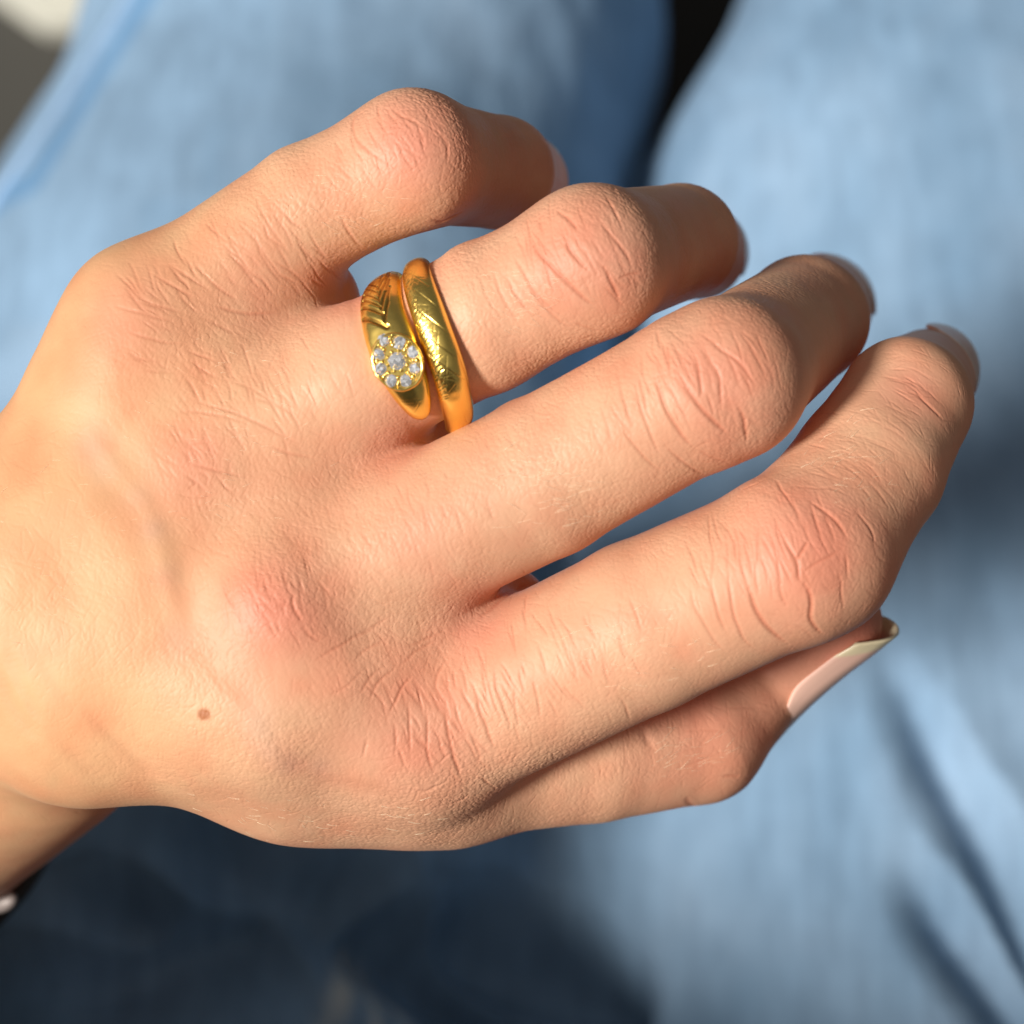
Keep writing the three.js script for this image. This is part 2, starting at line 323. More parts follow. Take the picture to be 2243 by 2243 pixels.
/* skin lines: every crease is laid on the skin as a line in space and carved */
const creases = lineGrid(0.9);
const DOWN = [0, 0, -1];
function dress(x, y, h0 = 20) { return ray(skinBase, x, y, h0, 400); }
function crease(points, w, deep, soft = 0.35) {
  // smooth curve through the given spots, then down onto the skin
  const curve = new THREE.CatmullRomCurve3(points.map(([x, y]) => new THREE.Vector3(x, y, 0)), false, 'centripetal');
  const n = Math.max(6, Math.ceil(curve.getLength() / 12)); let prev = null;
  for (let i = 0; i <= n; i++) {
    const c = curve.getPoint(i / n), j = 3.2 * noise(c.x / 26, c.y / 26, 7), q = dress(c.x + j, c.y + j * 0.7);
    if (q && prev && Math.hypot(...sub(q, prev)) < 3) { const t = (i - 0.5) / n, e = sm(0, soft, t) * sm(0, soft, 1 - t); creases.add(prev, q, w * (0.6 + 0.4 * e), deep * e); }
    prev = q;
  }
}

const zoomed = (ox, oy) => (pts, deep, w = 0.26, soft) => crease(pts.map(([x, y]) => [ox + x * 0.36232, oy + y * 0.36232]), w * 0.66, deep * 0.56, soft);
{ // little finger, middle joint
  const c = zoomed(600, 150);
  c([[640, 210], [520, 270], [480, 340], [500, 420], [590, 510], [700, 580], [830, 660]], 0.15, 0.3);
  c([[690, 220], [760, 280], [850, 320], [915, 375]], 0.14); c([[640, 370], [760, 460], [850, 520], [930, 560]], 0.11);
  c([[960, 350], [1030, 430], [1060, 520], [1050, 580]], 0.11); c([[720, 330], [800, 380], [830, 420]], 0.07);
  c([[370, 400], [390, 520], [440, 600]], 0.08); c([[500, 560], [580, 680], [620, 740]], 0.08); c([[370, 560], [440, 640], [500, 700]], 0.07);
  c([[870, 560], [960, 530], [1060, 510]], 0.06); c([[950, 905], [1010, 930], [1080, 900], [1160, 840]], 0.2, 0.4); c([[240, 560], [330, 590], [420, 640]], 0.05);
}
{ // ring finger and middle finger, middle joints
  const c = zoomed(1100, 350);
  c([[150, 400], [190, 520], [290, 640], [420, 770], [520, 860], [600, 890]], 0.26, 0.34); c([[380, 450], [410, 540], [470, 620], [540, 680]], 0.26, 0.3);
  c([[550, 590], [620, 660], [660, 740], [700, 820], [715, 870]], 0.28, 0.3); c([[700, 730], [760, 690], [850, 690]], 0.2);
  c([[300, 290], [380, 340], [440, 400], [450, 430]], 0.22, 0.3); c([[560, 330], [630, 420], [700, 500], [760, 590], [775, 660]], 0.2, 0.3);
  c([[730, 690], [800, 720], [815, 800]], 0.1); c([[50, 560], [110, 640], [190, 780], [300, 900], [400, 960]], 0.15);
  c([[10, 660], [60, 780], [130, 880], [220, 960]], 0.14); c([[100, 640], [180, 780], [270, 900], [380, 1000], [480, 1040]], 0.12);
  c([[220, 300], [230, 400], [260, 460]], 0.11); c([[420, 980], [520, 1020], [600, 1040]], 0.1); c([[400, 470], [330, 480], [270, 500]], 0.07); c([[560, 700], [500, 740], [470, 780]], 0.07);
  c([[-60, 620], [-30, 760], [40, 900], [140, 1010]], 0.1); c([[-130, 700], [-90, 820], [-30, 930]], 0.08);
  c([[1000, 1100], [1000, 1200], [1020, 1330]], 0.15); c([[910, 1250], [950, 1400], [1010, 1540], [1100, 1680], [1200, 1780]], 0.26, 0.34);
  c([[1050, 1270], [1130, 1400], [1220, 1520], [1310, 1610], [1380, 1670]], 0.3, 0.34); c([[1160, 1150], [1185, 1270], [1200, 1380], [1195, 1440]], 0.24, 0.3);
  c([[1260, 1200], [1310, 1300], [1325, 1400], [1320, 1550]], 0.24, 0.3); c([[1150, 1020], [1260, 1090], [1340, 1160], [1430, 1220], [1500, 1320], [1550, 1420]], 0.22, 0.3);
  c([[1420, 1470], [1460, 1560], [1480, 1650], [1485, 1720]], 0.26, 0.3); c([[1020, 1130], [1100, 1200], [1170, 1250]], 0.12);
  c([[850, 1140], [850, 1280], [880, 1380]], 0.11); c([[790, 1290], [820, 1420], [860, 1560], [920, 1720], [960, 1800]], 0.15);
  c([[690, 1290], [720, 1400], [760, 1530], [800, 1640]], 0.12); c([[700, 1590], [780, 1700], [880, 1820], [980, 1900]], 0.14);
  c([[640, 1460], [720, 1580], [830, 1720]], 0.08); c([[960, 1700], [1060, 1800], [1170, 1880], [1240, 1910]], 0.14); c([[1170, 1740], [1260, 1800], [1400, 1840]], 0.1);
  c([[540, 1540], [580, 1700], [640, 1810]], 0.07); c([[590, 1460], [640, 1620], [680, 1750]], 0.07); c([[1300, 1690], [1190, 1735], [1140, 1800]], 0.08);
  c([[1400, 1000], [1500, 1080], [1580, 1180]], 0.08); c([[1560, 1180], [1630, 1300], [1650, 1420]], 0.07);
}
{ // forefinger, middle and end joints
  const c = zoomed(1500, 600);
  c([[580, 1550], [620, 1640], [680, 1730], [690, 1830], [720, 1880]], 0.3, 0.32); c([[760, 1600], [710, 1690], [680, 1760]], 0.26, 0.3);
  c([[690, 1830], [780, 1760], [880, 1700], [980, 1660]], 0.14); c([[720, 1350], [800, 1400], [890, 1470], [950, 1540], [1000, 1640]], 0.22, 0.3);
  c([[1000, 1400], [1080, 1480], [1140, 1570], [1160, 1680]], 0.16); c([[450, 1500], [440, 1640], [430, 1780]], 0.13); c([[350, 1550], [380, 1700], [420, 1860]], 0.13);
  c([[260, 1600], [260, 1800]], 0.12); c([[170, 1650], [165, 1850]], 0.1); c([[550, 1660], [570, 1800], [590, 1930]], 0.16);
  c([[1380, 680], [1430, 750], [1500, 820], [1580, 900]], 0.16); c([[900, 960], [1050, 980], [1150, 1020]], 0.06); c([[850, 1070], [1000, 1090], [1130, 1160]], 0.06);
  c([[740, 1140], [900, 1150], [1050, 1210]], 0.06); c([[1190, 780], [1300, 830], [1380, 880]], 0.06); c([[600, 1280], [760, 1290], [900, 1300], [1040, 1360]], 0.08); c([[1080, 1230], [1180, 1330], [1240, 1430]], 0.08);
  c([[1160, 900], [1280, 960], [1370, 1040]], 0.05); c([[980, 1240], [1080, 1300], [1150, 1400]], 0.06); c([[1250, 840], [1340, 900], [1430, 1000]], 0.06); c([[330, 1310], [420, 1270], [470, 1230]], 0.14);
}
{
  const c = zoomed(1400, 1200);
  c([[960, 150], [1020, 250], [1050, 350], [1040, 430], [1080, 500], [1130, 530]], 0.3, 0.34); c([[630, 130], [680, 300], [740, 430], [830, 530], [930, 600]], 0.3, 0.36);
  c([[840, 150], [860, 280], [890, 370]], 0.16); c([[540, 60], [545, 240], [580, 420], [640, 560], [740, 640]], 0.17); c([[440, 80], [450, 280], [490, 430], [540, 540]], 0.14);
  c([[310, 200], [330, 330], [400, 470], [470, 580], [560, 660]], 0.12); c([[1200, 130], [1230, 280], [1230, 380]], 0.15); c([[700, 60], [710, 200], [720, 290]], 0.1);
  c([[940, 470], [1000, 500], [1060, 560]], 0.08); c([[1100, 200], [1150, 250], [1230, 200]], 0.06); c([[280, 1500], [305, 1545], [350, 1570]], 0.14, 0.5); c([[500, 1378], [560, 1384], [620, 1388]], 0.16, 0.4);
  c([[200, 1110], [400, 1100], [560, 1110]], 0.06); c([[90, 1270], [300, 1230], [480, 1170]], 0.06); c([[110, 1380], [350, 1300], [540, 1240]], 0.06); c([[460, 970], [640, 960], [780, 970]], 0.05); c([[850, 840], [920, 850], [990, 835]], 0.05);
}
{ const c = zoomed(1000, 1000); c([[1120, 1630], [1150, 1700], [1200, 1800]], 0.26, 0.8, 0.5); c([[100, 1040], [220, 900], [400, 790], [560, 740]], 0.15, 0.4); }
{ // knuckles of the middle finger and forefinger
  const c = zoomed(500, 1300);
  c([[390, -20], [400, 80], [450, 180]], 0.2, 0.3); c([[270, 110], [340, 60], [420, 90]], 0.09); c([[220, 20], [260, 120], [300, 180]], 0.09); c([[130, 90], [250, 120], [380, 100]], 0.08); c([[300, 20], [280, 90], [200, 170]], 0.08); c([[330, 150], [260, 170], [190, 230]], 0.06);
  c([[430, 180], [500, 260], [580, 300]], 0.12); c([[960, 180], [820, 240], [660, 330], [480, 440]], 0.12); c([[1350, 190], [1200, 280], [1050, 330]], 0.11); c([[1300, 260], [1150, 350], [1020, 450]], 0.11); c([[1010, 130], [900, 190], [760, 260]], 0.09); c([[1000, 260], [850, 330], [740, 420]], 0.1);
  c([[1000, 760], [1010, 880], [1000, 1000]], 0.15); c([[1085, 640], [1095, 800], [1100, 1000]], 0.2); c([[1190, 640], [1200, 820], [1215, 1000], [1260, 1130]], 0.2); c([[1310, 560], [1320, 750], [1350, 920], [1390, 1060], [1410, 1130]], 0.24, 0.3);
  c([[1480, 490], [1520, 700], [1580, 860], [1620, 960]], 0.22, 0.3); c([[1440, 780], [1490, 900], [1520, 1000], [1480, 1060]], 0.13); c([[1600, 400], [1620, 560], [1690, 760], [1700, 840]], 0.17); c([[1720, 540], [1740, 700], [1750, 820]], 0.15); c([[1840, 480], [1870, 640], [1890, 800]], 0.12);
  c([[950, 770], [1010, 660], [1060, 560], [1130, 480]], 0.17); c([[840, 660], [920, 540], [1030, 440]], 0.13); c([[760, 640], [860, 520], [980, 420]], 0.1); c([[600, 620], [740, 540], [860, 440]], 0.08); c([[1250, 640], [1260, 500], [1330, 380]], 0.12);
  c([[820, 1020], [1000, 1000]], 0.07); c([[1120, 870], [1230, 850]], 0.07); c([[1240, 1060], [1360, 960]], 0.09); c([[1080, 1190], [1200, 1200], [1290, 1150]], 0.14, 0.3); c([[1370, 910], [1440, 870]], 0.07); c([[900, 930], [1060, 910]], 0.06); c([[1000, 1080], [1080, 1190]], 0.08); c([[1250, 1290], [1380, 1260], [1500, 1180]], 0.08);
  c([[520, 1010], [680, 1060], [820, 1130]], 0.1, 0.3);
}
{ // knuckles of the little finger and ring finger
  const c = zoomed(0, 500);
  c([[650, 460], [800, 500], [950, 540], [1100, 580]], 0.1); c([[780, 370], [880, 440], [1000, 480], [1150, 520]], 0.12); c([[880, 250], [1000, 320], [1120, 390], [1200, 430]], 0.14); c([[1000, 200], [1150, 300], [1300, 400]], 0.13); c([[1200, 250], [1350, 380], [1450, 440]], 0.14);
  c([[1400, 150], [1500, 280], [1600, 400]], 0.13); c([[1550, 100], [1640, 250], [1720, 350]], 0.12); c([[1640, 60], [1720, 180], [1780, 300]], 0.1); c([[740, 610], [880, 660], [1000, 690], [1150, 700]], 0.13); c([[760, 740], [850, 790], [1000, 800]], 0.1); c([[850, 850], [950, 870], [1100, 870]], 0.07);
  c([[1320, 900], [1500, 960], [1700, 1080], [1850, 1180]], 0.09); c([[1100, 1040], [1300, 1080], [1500, 1150], [1700, 1250], [1900, 1350]], 0.13); c([[1000, 1120], [1200, 1110], [1400, 1150], [1550, 1200]], 0.1); c([[900, 1300], [1000, 1400], [1080, 1430]], 0.06); c([[1110, 1410], [1300, 1460], [1560, 1520]], 0.12);
  c([[1120, 1490], [1180, 1540], [1130, 1580]], 0.14); c([[1200, 1470], [1250, 1500], [1240, 1560]], 0.09); c([[1040, 1600], [1200, 1630], [1380, 1590]], 0.08); c([[1360, 1180], [1450, 1280], [1480, 1330]], 0.08); c([[1100, 1330], [1200, 1290], [1300, 1300]], 0.07);
  c([[1250, 450], [1400, 500], [1560, 520], [1740, 505]], 0.16, 0.3); c([[1220, 540], [1350, 600], [1440, 660]], 0.1); c([[1450, 1000], [1650, 1060], [1850, 1150]], 0.08); c([[1600, 1300], [1750, 1360], [1930, 1390]], 0.12);
}
{ // wrist
  const c = zoomed(0, 1400);
  c([[-20, 150], [60, 360], [150, 520], [260, 620]], 0.2, 1.4); c([[40, 10], [100, 200], [200, 420], [260, 500]], 0.14, 1.2); c([[500, 400], [620, 530], [760, 660], [900, 800], [1000, 850]], 0.22, 1.2); c([[400, 640], [500, 760], [640, 850]], 0.2, 1.5); c([[230, 100], [330, 260], [420, 380]], 0.08, 1.0);
}
// veins stand up a little
crease([[185, 930], [235, 1000], [262, 1040], [318, 1110], [345, 1175], [362, 1250], [385, 1340], [402, 1430]], 1.1, -0.42, 0.25);
crease([[330, 1120], [300, 1060], [250, 1010]], 0.8, -0.2, 0.4); crease([[402, 1420], [470, 1500], [560, 1590], [600, 1650]], 0.9, -0.22, 0.4);
crease([[560, 1560], [590, 1640], [640, 1676], [720, 1690], [820, 1715], [930, 1760]], 0.95, -0.38, 0.3); crease([[600, 1665], [640, 1676], [672, 1676]], 1.0, -0.35, 0.4);
// the finer net of lines, laid along and across each bone
const BONES = [...PALM, ...FINGERS.flatMap((f) => f.chain)];
function walk(p, angle, length, w, deep) {
  const best = BONES.reduce((m, c) => { const d = dCap(c, ...p); return d < m[0] ? [d, c] : m; }, [1e9, null])[1], u = norm(best.ab);
  const n = Math.max(4, Math.round(length / 0.35)); let prev = p, bend = rr(-0.25, 0.25);
  for (let i = 0; i < n; i++) {
    const g = gradient(skinBase, ...prev, 0.1), ut = norm(sub(u, mul(g, dot(u, g)))), v = cross(g, ut), a = angle + bend * (i / n - 0.5) + 0.25 * noise(prev[0] * 1.2, prev[1] * 1.2, prev[2] * 1.2 + 5);
    let q = add(prev, add(mul(ut, 0.35 * Math.cos(a)), mul(v, 0.35 * Math.sin(a)))); const d = skinBase(...q); q = sub(q, mul(g, d));
    const e = Math.sin(Math.PI * (i + 0.5) / n); creases.add(prev, q, w, deep * e); prev = q;
  }
}
const across = (list) => { for (const [x, y, sx, sy, n, l0, l1, d0, d1] of list) for (let i = 0; i < n; i++) { const p = dress(x + (rnd() + rnd() - 1) * sx, y + (rnd() + rnd() - 1) * sy); if (p) walk(p, Math.PI / 2 + rr(-0.22, 0.22), rr(l0, l1), rr(0.10, 0.16), rr(d0, d1)); } };
across([[880, 330, 130, 90, 26, 2, 5, 0.03, 0.09], [1260, 590, 170, 110, 40, 2.5, 6.5, 0.03, 0.1], [1550, 850, 190, 120, 44, 2.5, 7, 0.03, 0.1], [1720, 1240, 210, 120, 46, 2.5, 7, 0.03, 0.11],
  [600, 600, 260, 110, 46, 2, 6, 0.04, 0.1], [330, 700, 150, 120, 26, 2, 5, 0.03, 0.08], [620, 900, 240, 130, 44, 2, 5, 0.03, 0.08], [440, 1030, 100, 90, 20, 1.5, 4, 0.03, 0.08], [620, 1330, 130, 120, 34, 1.5, 4, 0.03, 0.09], [900, 1200, 220, 130, 30, 1.5, 5, 0.02, 0.06], [1000, 1600, 200, 170, 60, 2, 6, 0.04, 0.11], [1250, 1480, 200, 150, 44, 1.5, 5, 0.03, 0.08], [1900, 1020, 110, 140, 46, 1.5, 4.5, 0.015, 0.05], [2010, 850, 60, 70, 16, 1.5, 3, 0.03, 0.07]]);
for (let i = 0; i < 9000; i++) {
  const x = rr(-20, 2180), y = rr(180, 1860), p = dress(x, y); if (!p || p[0] < -64 || p[0] > 55) continue;
  const lined = 0.5 + 0.5 * fbm(p[0] / 8, p[1] / 8, p[2] / 8 + 30, 2) + (x < 420 ? -0.2 : 0.1), kind = rnd();
  const angle = kind < 0.5 ? Math.PI / 2 + rr(-0.3, 0.3) : kind < 0.75 ? rr(0.6, 1.0) : -rr(0.6, 1.0);
  walk(p, angle, rr(1.0, 3.4), rr(0.07, 0.11), rr(0.018, 0.05) * clamp(lined, 0.1, 1.2));
}
const RING_AT = at(957, 760, -2.8), RING_DIR = norm(sub(at(1073, 690, -2.2), at(760, 845, -3.4))), RING_ACROSS = norm(sub([0.455, -0.89, 0], mul(RING_DIR, dot([0.455, -0.89, 0], RING_DIR))));
function skinLift(p, g) {
  if (p[0] < -66) return [0, 0];
  let l = 0, cut = 0, up = 0;
  const segs = creases.near(p);
  if (segs) for (const s of segs) { const v = profile(segDist(s, p), s.w) * s.deep; if (v < cut) cut = v; else if (v > up) up = v; }
  l += cut < -0.004 ? cut + up * 0.3 : up;
  const front = sm(-0.35, 0.1, g[2]);
  if (front > 0) {                                     // the net of fine lines: small raised fields, drawn out across the fingers
    const a = 0.88 * p[0] + 0.47 * p[1], t = -0.47 * p[0] + 0.88 * p[1], h = p[2], d = 0.35 * noise(p[0] * 0.7, p[1] * 0.7, p[2] * 0.7);
    const w1 = worley(a * 1.75 + d, t * 0.85 - d, h * 1.2), w2 = worley(a * 2.4 + t * 1.6 + d, t * 2.2 - a * 1.3, h * 2.2 + 7), w3 = worley(a * 4.2 + 9, t * 3.4, h * 3.6);
    const patch = clamp(0.62 + 0.9 * fbm(p[0] / 8, p[1] / 8, p[2] / 8 + 11, 2), 0.15, 1.3) * (0.28 + 0.72 * sm(-46, -18, p[0])) * (1 - 0.55 * sm(14, 30, p[0] - 0.35 * p[1]));
    l -= front * (0.55 + 0.45 * sm(0.0, 0.65, g[2])) * patch * (0.043 * (1 - sm(0.02, 0.24, w1)) + 0.033 * (1 - sm(0.02, 0.22, w2)) + 0.016 * (1 - sm(0, 0.35, w3)));
  }
  { // flesh pressed up on both sides of the ring
    const q = sub(p, RING_AT), s = dot(q, RING_DIR), r2 = dot(q, q) - s * s;
    if (r2 < 84 && Math.abs(s) < 14) { const e = Math.abs(s + 1.0 + 1.2 * dot(q, RING_ACROSS) / 8 * (s > 0 ? 1 : 0)); l += (0.16 * Math.exp(-((e - 6.6) ** 2) / 3.2) - 0.12 * sm(5.6, 4.2, e)) * sm(84, 72, r2); }
  }
  l += 0.09 * fbm(p[0] / 5, p[1] / 5, p[2] / 5, 2);
  if (cut < 0 && segs.some((s) => s.w > 0.35)) cut *= 0.15;
  return [l, cut];
}
const RED = [];                                     // pinker skin over the joints: x, y, reach, strength
for (const [x, y, r, k] of [[905, 300, 170, 0.9], [1290, 560, 190, 1], [1590, 830, 210, 1], [1770, 1215, 230, 1], [600, 1330, 190, 1], [430, 1030, 150, 0.75], [290, 690, 170, 0.7], [900, 1610, 210, 0.7], [1850, 1400, 220, 1.1], [1560, 1540, 260, 0.7], [560, 640, 160, 0.5], [930, 1190, 110, 0.4], [1050, 1360, 130, 0.7], [780, 650, 120, 0.8], [860, 980, 130, 0.6], [2000, 850, 120, 0.5]]) { const q = dress(x, y); if (q) RED.push([q, mmOf(r, q[2]), k]); }
const BLUE = [];
for (const [x, y, r, k] of [[200, 985, 60, 0.6], [230, 1030, 50, 0.5], [300, 1090, 45, 0.4], [335, 1160, 40, 0.7], [365, 1260, 40, 0.4], [385, 1390, 50, 0.5], [400, 1430, 45, 0.3], [560, 1600, 55, 0.5], [590, 1650, 45, 0.5], [700, 1680, 35, 0.5], [560, 1560, 70, 0.4]]) { const q = dress(x, y); if (q) BLUE.push([q, mmOf(r, q[2]), k]); }
const MOLE = dress(447, 1565), LUMP = dress(634, 1674);
function skinPaint(p, g, r) {
  const tone = fbm(p[0] / 14 + 4, p[1] / 14, p[2] / 14, 3), fleck = fbm(p[0] / 1.6, p[1] / 1.6, p[2] / 1.6, 2);
  let c = [0.755, 0.432, 0.27];
  const wrist = sm(-12, -50, p[0]) * sm(-25, 20, p[1] + 30 - p[0] * 0.2);
  c = mix3(c, [0.765, 0.437, 0.222], wrist * 0.9);
  let red = 0; for (const [q, reach, k] of RED) { const d2 = (p[0] - q[0]) ** 2 + (p[1] - q[1]) ** 2 + (p[2] - q[2]) ** 2; if (d2 < reach * reach * 4) red += k * Math.exp(-d2 / (reach * reach * 0.55)); }
  c = mix3(c, [0.72, 0.285, 0.205], clamp(red * (0.66 + 0.6 * tone), 0, 1));
  let blue = 0; for (const [q, reach, k] of BLUE) { const d2 = (p[0] - q[0]) ** 2 + (p[1] - q[1]) ** 2 + (p[2] - q[2]) ** 2; if (d2 < reach * reach * 4) blue += k * Math.exp(-d2 / (reach * reach * 0.5)); }
  c = mix3(c, [0.62, 0.45, 0.35], clamp(blue * 0.45, 0, 0.6));
  if (LUMP) { const d2 = (p[0] - LUMP[0]) ** 2 + (p[1] - LUMP[1]) ** 2 + (p[2] - LUMP[2]) ** 2; c = mix3(c, [0.50, 0.26, 0.18], 0.6 * Math.exp(-d2 / 2.2)); }
  const cut = clamp(-r[1] / 0.13, 0, 1);
  c = mix3(c, [0.60, 0.22, 0.13], cut * 0.62);
  const mott = fbm(p[0] / 3.5 + 8, p[1] / 3.5, p[2] / 3.5, 2); c = mix3(c, [c[0] * 0.99, c[1] * 0.84, c[2] * 0.82], clamp(0.35 + 1.1 * mott + 0.5 * red, 0, 1));
  const k = 1 + 0.12 * tone + 0.05 * fleck; c = [c[0] * k, c[1] * k * (1 - 0.02 * fleck), c[2] * k];
  if (MOLE) { const d = Math.hypot((p[0] - MOLE[0]) + (p[1] - MOLE[1]) * 0.5, (p[1] - MOLE[1]) * 1.1 - (p[0] - MOLE[0]) * 0.5); c = mix3(c, [0.40, 0.12, 0.03], 0.85 * sm(1.0, 0.45, d) * (g[2] > 0 ? 1 : 0)); }
  return c;
}
const CELL = 0.245;
const handNet = surfaceNet(skinBase, [-66, -52, -72], [56, 52, 16], CELL);
const inFrame = (x, y, h) => { const k = (D - h) / D * FRAME / 2 + 1.5; return Math.abs(x) < k && Math.abs(y) < k; };
const fineSkin = (x, y, h) => { if (!inFrame(x, y, h)) return false; const g = gradient(skinBase, x, y, h, 0.1); return g[2] > -0.12; };
const handGeo = finish(handNet, skinBase, personAt, toWorld, { fine: fineSkin, lift: skinLift, paint: skinPaint });
const armNet = surfaceNet(skinBase, [-190, -150, -230], [-64.5, 30, 10], 2.5);
const armGeo = finish(armNet, skinBase, personAt, toWorld, { lift: () => [0, 0], paint: skinPaint });
const skinMat = new THREE.MeshPhysicalMaterial({ vertexColors: true, roughness: 0.5, specularIntensity: 0.55, transmission: 0.28, thickness: 0 });
const hand = part('hand', mergeGeometries([handGeo, armGeo]), skinMat, person, 'left hand seen from its back, fingers loosely bent and thumb tucked under');

/* ------------------------------------------------------------------ nails */
function nail(fingerIndex, { from, to, angle, radius, lift = 0.15, face = null, turn = 0, cap = 1.0, freeAt = 0.78, sink = 0.4, round = 0.16 }) {
  const ch = FINGERS[fingerIndex].chain, last = ch[ch.length - 1], prev = ch[ch.length - 2];
  const b = norm(last.ab), a = norm(prev.ab), tip = add(last.a, last.ab);
  let n = face ? norm(sub(face, mul(b, dot(face, b)))) : norm(sub(a, mul(b, dot(a, b))));
  const side0 = cross(b, n), n0 = n; n = norm(add(mul(n0, Math.cos(turn)), mul(side0, Math.sin(turn)))); const side = cross(b, n);
  const U = 25, V = 40, pos = [], idx = [], col = [];
  for (const layer of [0, 1]) for (let j = 0; j <= V; j++) for (let i = 0; i <= U; i++) {
    const u = i / U * 2 - 1, v = j / V, th = u * angle * (0.72 + 0.28 * sm(0, 0.5, v)) * (1 - 0.06 * sm(0.8, 1, v));
    const long = lerp(from, to, v) - (to - from) * round * Math.pow(Math.abs(u), 2.4) * sm(0.45, 1, v) + (to - from) * (round + 0.06) * u * u * sm(0.55, 0, v);
    const t = long + 0.0, r = radius * cap - 0.010 * t * t * (t > 0 ? 1 : sink) + lift - layer * 0.32 + 0.03 * Math.cos(u * 22) * 0.3;
    const p = add(add(tip, mul(b, t)), add(mul(n, r * Math.cos(th)), mul(side, r * Math.sin(th))));
    pos.push(...toWorld(...p).sub(personAt).toArray());
    const edge = sm(freeAt - 0.03, freeAt + 0.03, v + 0.10 * u * u), moon = sm(0.22, 0.12, v), s = 1 + 0.06 * noise(u * 9, v * 2, 4), c = mix3(mix3([0.82, 0.52, 0.42], [0.84, 0.62, 0.52], moon), [0.76, 0.66, 0.44], edge); col.push(c[0] * s, c[1] * s, c[2] * s);
  }
  const W = U + 1, L = W * (V + 1);
  const quad = (p, q, r, s) => idx.push(p, q, r, p, r, s);
  for (let j = 0; j < V; j++) for (let i = 0; i < U; i++) { const p = j * W + i; quad(p, p + 1, p + W + 1, p + W); quad(L + p, L + p + W, L + p + W + 1, L + p + 1); }
  for (let i = 0; i < U; i++) { quad(i, L + i, L + i + 1, i + 1); const p = V * W + i; quad(p, p + 1, L + p + 1, L + p); }
  for (let j = 0; j < V; j++) { const p = j * W; quad(p, p + W, L + p + W, L + p); const q = p + U; quad(q, L + q, L + q + W, q + W); }
  const g = new THREE.BufferGeometry(); g.setAttribute('position', new THREE.BufferAttribute(new Float32Array(pos), 3)); g.setAttribute('color', new THREE.BufferAttribute(new Float32Array(col), 3)); g.setIndex(idx); g.computeVertexNormals();
  return g;
}
const nailMat = new THREE.MeshPhysicalMaterial({ vertexColors: true, roughness: 0.5, clearcoat: 0.45, clearcoatRoughness: 0.15, transmission: 0.15, thickness: 0, side: THREE.DoubleSide });
const R_ = (i) => { const c = FINGERS[i].chain.at(-1); return c.ra + c.dr; };
part('fingernail', nail(0, { from: -4.5, to: 0.2, angle: 0.7, radius: R_(0), lift: 0.1, face: [0.25, 0.45, -0.85] }), nailMat, hand);
part('fingernail', nail(1, { from: -5.5, to: 4.6, angle: 0.95, radius: R_(1) }), nailMat, hand);
part('fingernail', nail(2, { from: -5, to: 5.4, angle: 0.95, radius: R_(2), lift: 0.4, face: [0.62, 0.66, 0.25] }), nailMat, hand);
part('fingernail', nail(3, { from: -3.2, to: 5.2, angle: 1.0, radius: R_(3), lift: 0.35, sink: 0.1, freeAt: 0.86, face: [0.66, 0.46, 0.60] }), nailMat, hand);
part('thumbnail', nail(4, { from: -15.5, to: 5.0, angle: 1.15, radius: R_(4), face: [0.60, -0.80, -0.06], lift: 0.2, freeAt: 0.93, sink: -0.75, round: 0.13 }), nailMat, hand, 'thumbnail with a pale yellowish free edge');

/* ------------------------------------------------------------------ fine pale hairs */
{
  const pos = [], idx = [];
  const hair = (x, y, len, toward) => {
    const p0 = dress(x, y); if (!p0) return;
    const g = gradient(skinBase, ...p0, 0.1), best = BONES.reduce((m, c) => { const d = dCap(c, ...p0); return d < m[0] ? [d, c] : m; }, [1e9, null])[1], u0 = norm(best.ab);
    const ut = norm(sub(u0, mul(g, dot(u0, g)))), v = cross(g, ut), a = toward + rr(-0.5, 0.5), dir = add(mul(ut, Math.cos(a)), mul(v, Math.sin(a))), curl = rr(-0.5, 0.5), rise = rr(0.08, 0.25);
    const N = 6, first = pos.length / 3;
    for (let i = 0; i <= N; i++) {
      const t = i / N, q = add(add(p0, mul(dir, len * t)), add(mul(g, -0.05 + len * rise * (t - 0.75 * t * t)), mul(cross(g, dir), curl * len * t * t * 0.4))), r = 0.021 * (1 - 0.75 * t);
      for (let k = 0; k < 3; k++) { const w = k * 2.0944; pos.push(...toWorld(...add(q, add(mul(g, r * Math.cos(w)), mul(cross(g, dir), r * Math.sin(w))))).sub(personAt).toArray()); }
    }
    for (let i = 0; i < N; i++) for (let k = 0; k < 3; k++) { const p = first + i * 3 + k, q = first + i * 3 + (k + 1) % 3; idx.push(p, q, q + 3, p, q + 3, p + 3); }
  };
  const tuft = (x, y, sx, sy, n, a, b, toward) => { for (let i = 0; i < n; i++) hair(x + (rnd() + rnd() - 1) * sx, y + (rnd() + rnd() - 1) * sy, rr(a, b), toward); };
  tuft(1190, 1060, 130, 110, 70, 0.9, 2.2, -0.5); tuft(1120, 660, 110, 80, 60, 0.8, 1.9, -0.6); tuft(760, 450, 130, 80, 30, 0.8, 1.8, -0.5);
  tuft(1400, 1420, 200, 110, 40, 0.8, 1.8, -0.4); tuft(1850, 1010, 120, 120, 40, 0.8, 1.6, -0.5); tuft(1500, 1650, 120, 60, 36, 1.0, 2.4, 0.2); tuft(180, 1180, 220, 260, 50, 0.7, 1.4, -0.5); tuft(700, 1790, 300, 60, 50, 0.7, 1.5, -0.3); tuft(500, 950, 250, 250, 60, 0.6, 1.3, -0.4);
  const g = new THREE.BufferGeometry(); g.setAttribute('position', new THREE.BufferAttribute(new Float32Array(pos), 3)); g.setIndex(idx); g.computeVertexNormals();
  const m = part('hair', g, new THREE.MeshPhysicalMaterial({ color: new THREE.Color(0.92, 0.78, 0.56), roughness: 0.4 }), hand); m.userData.kind = 'stuff';
}

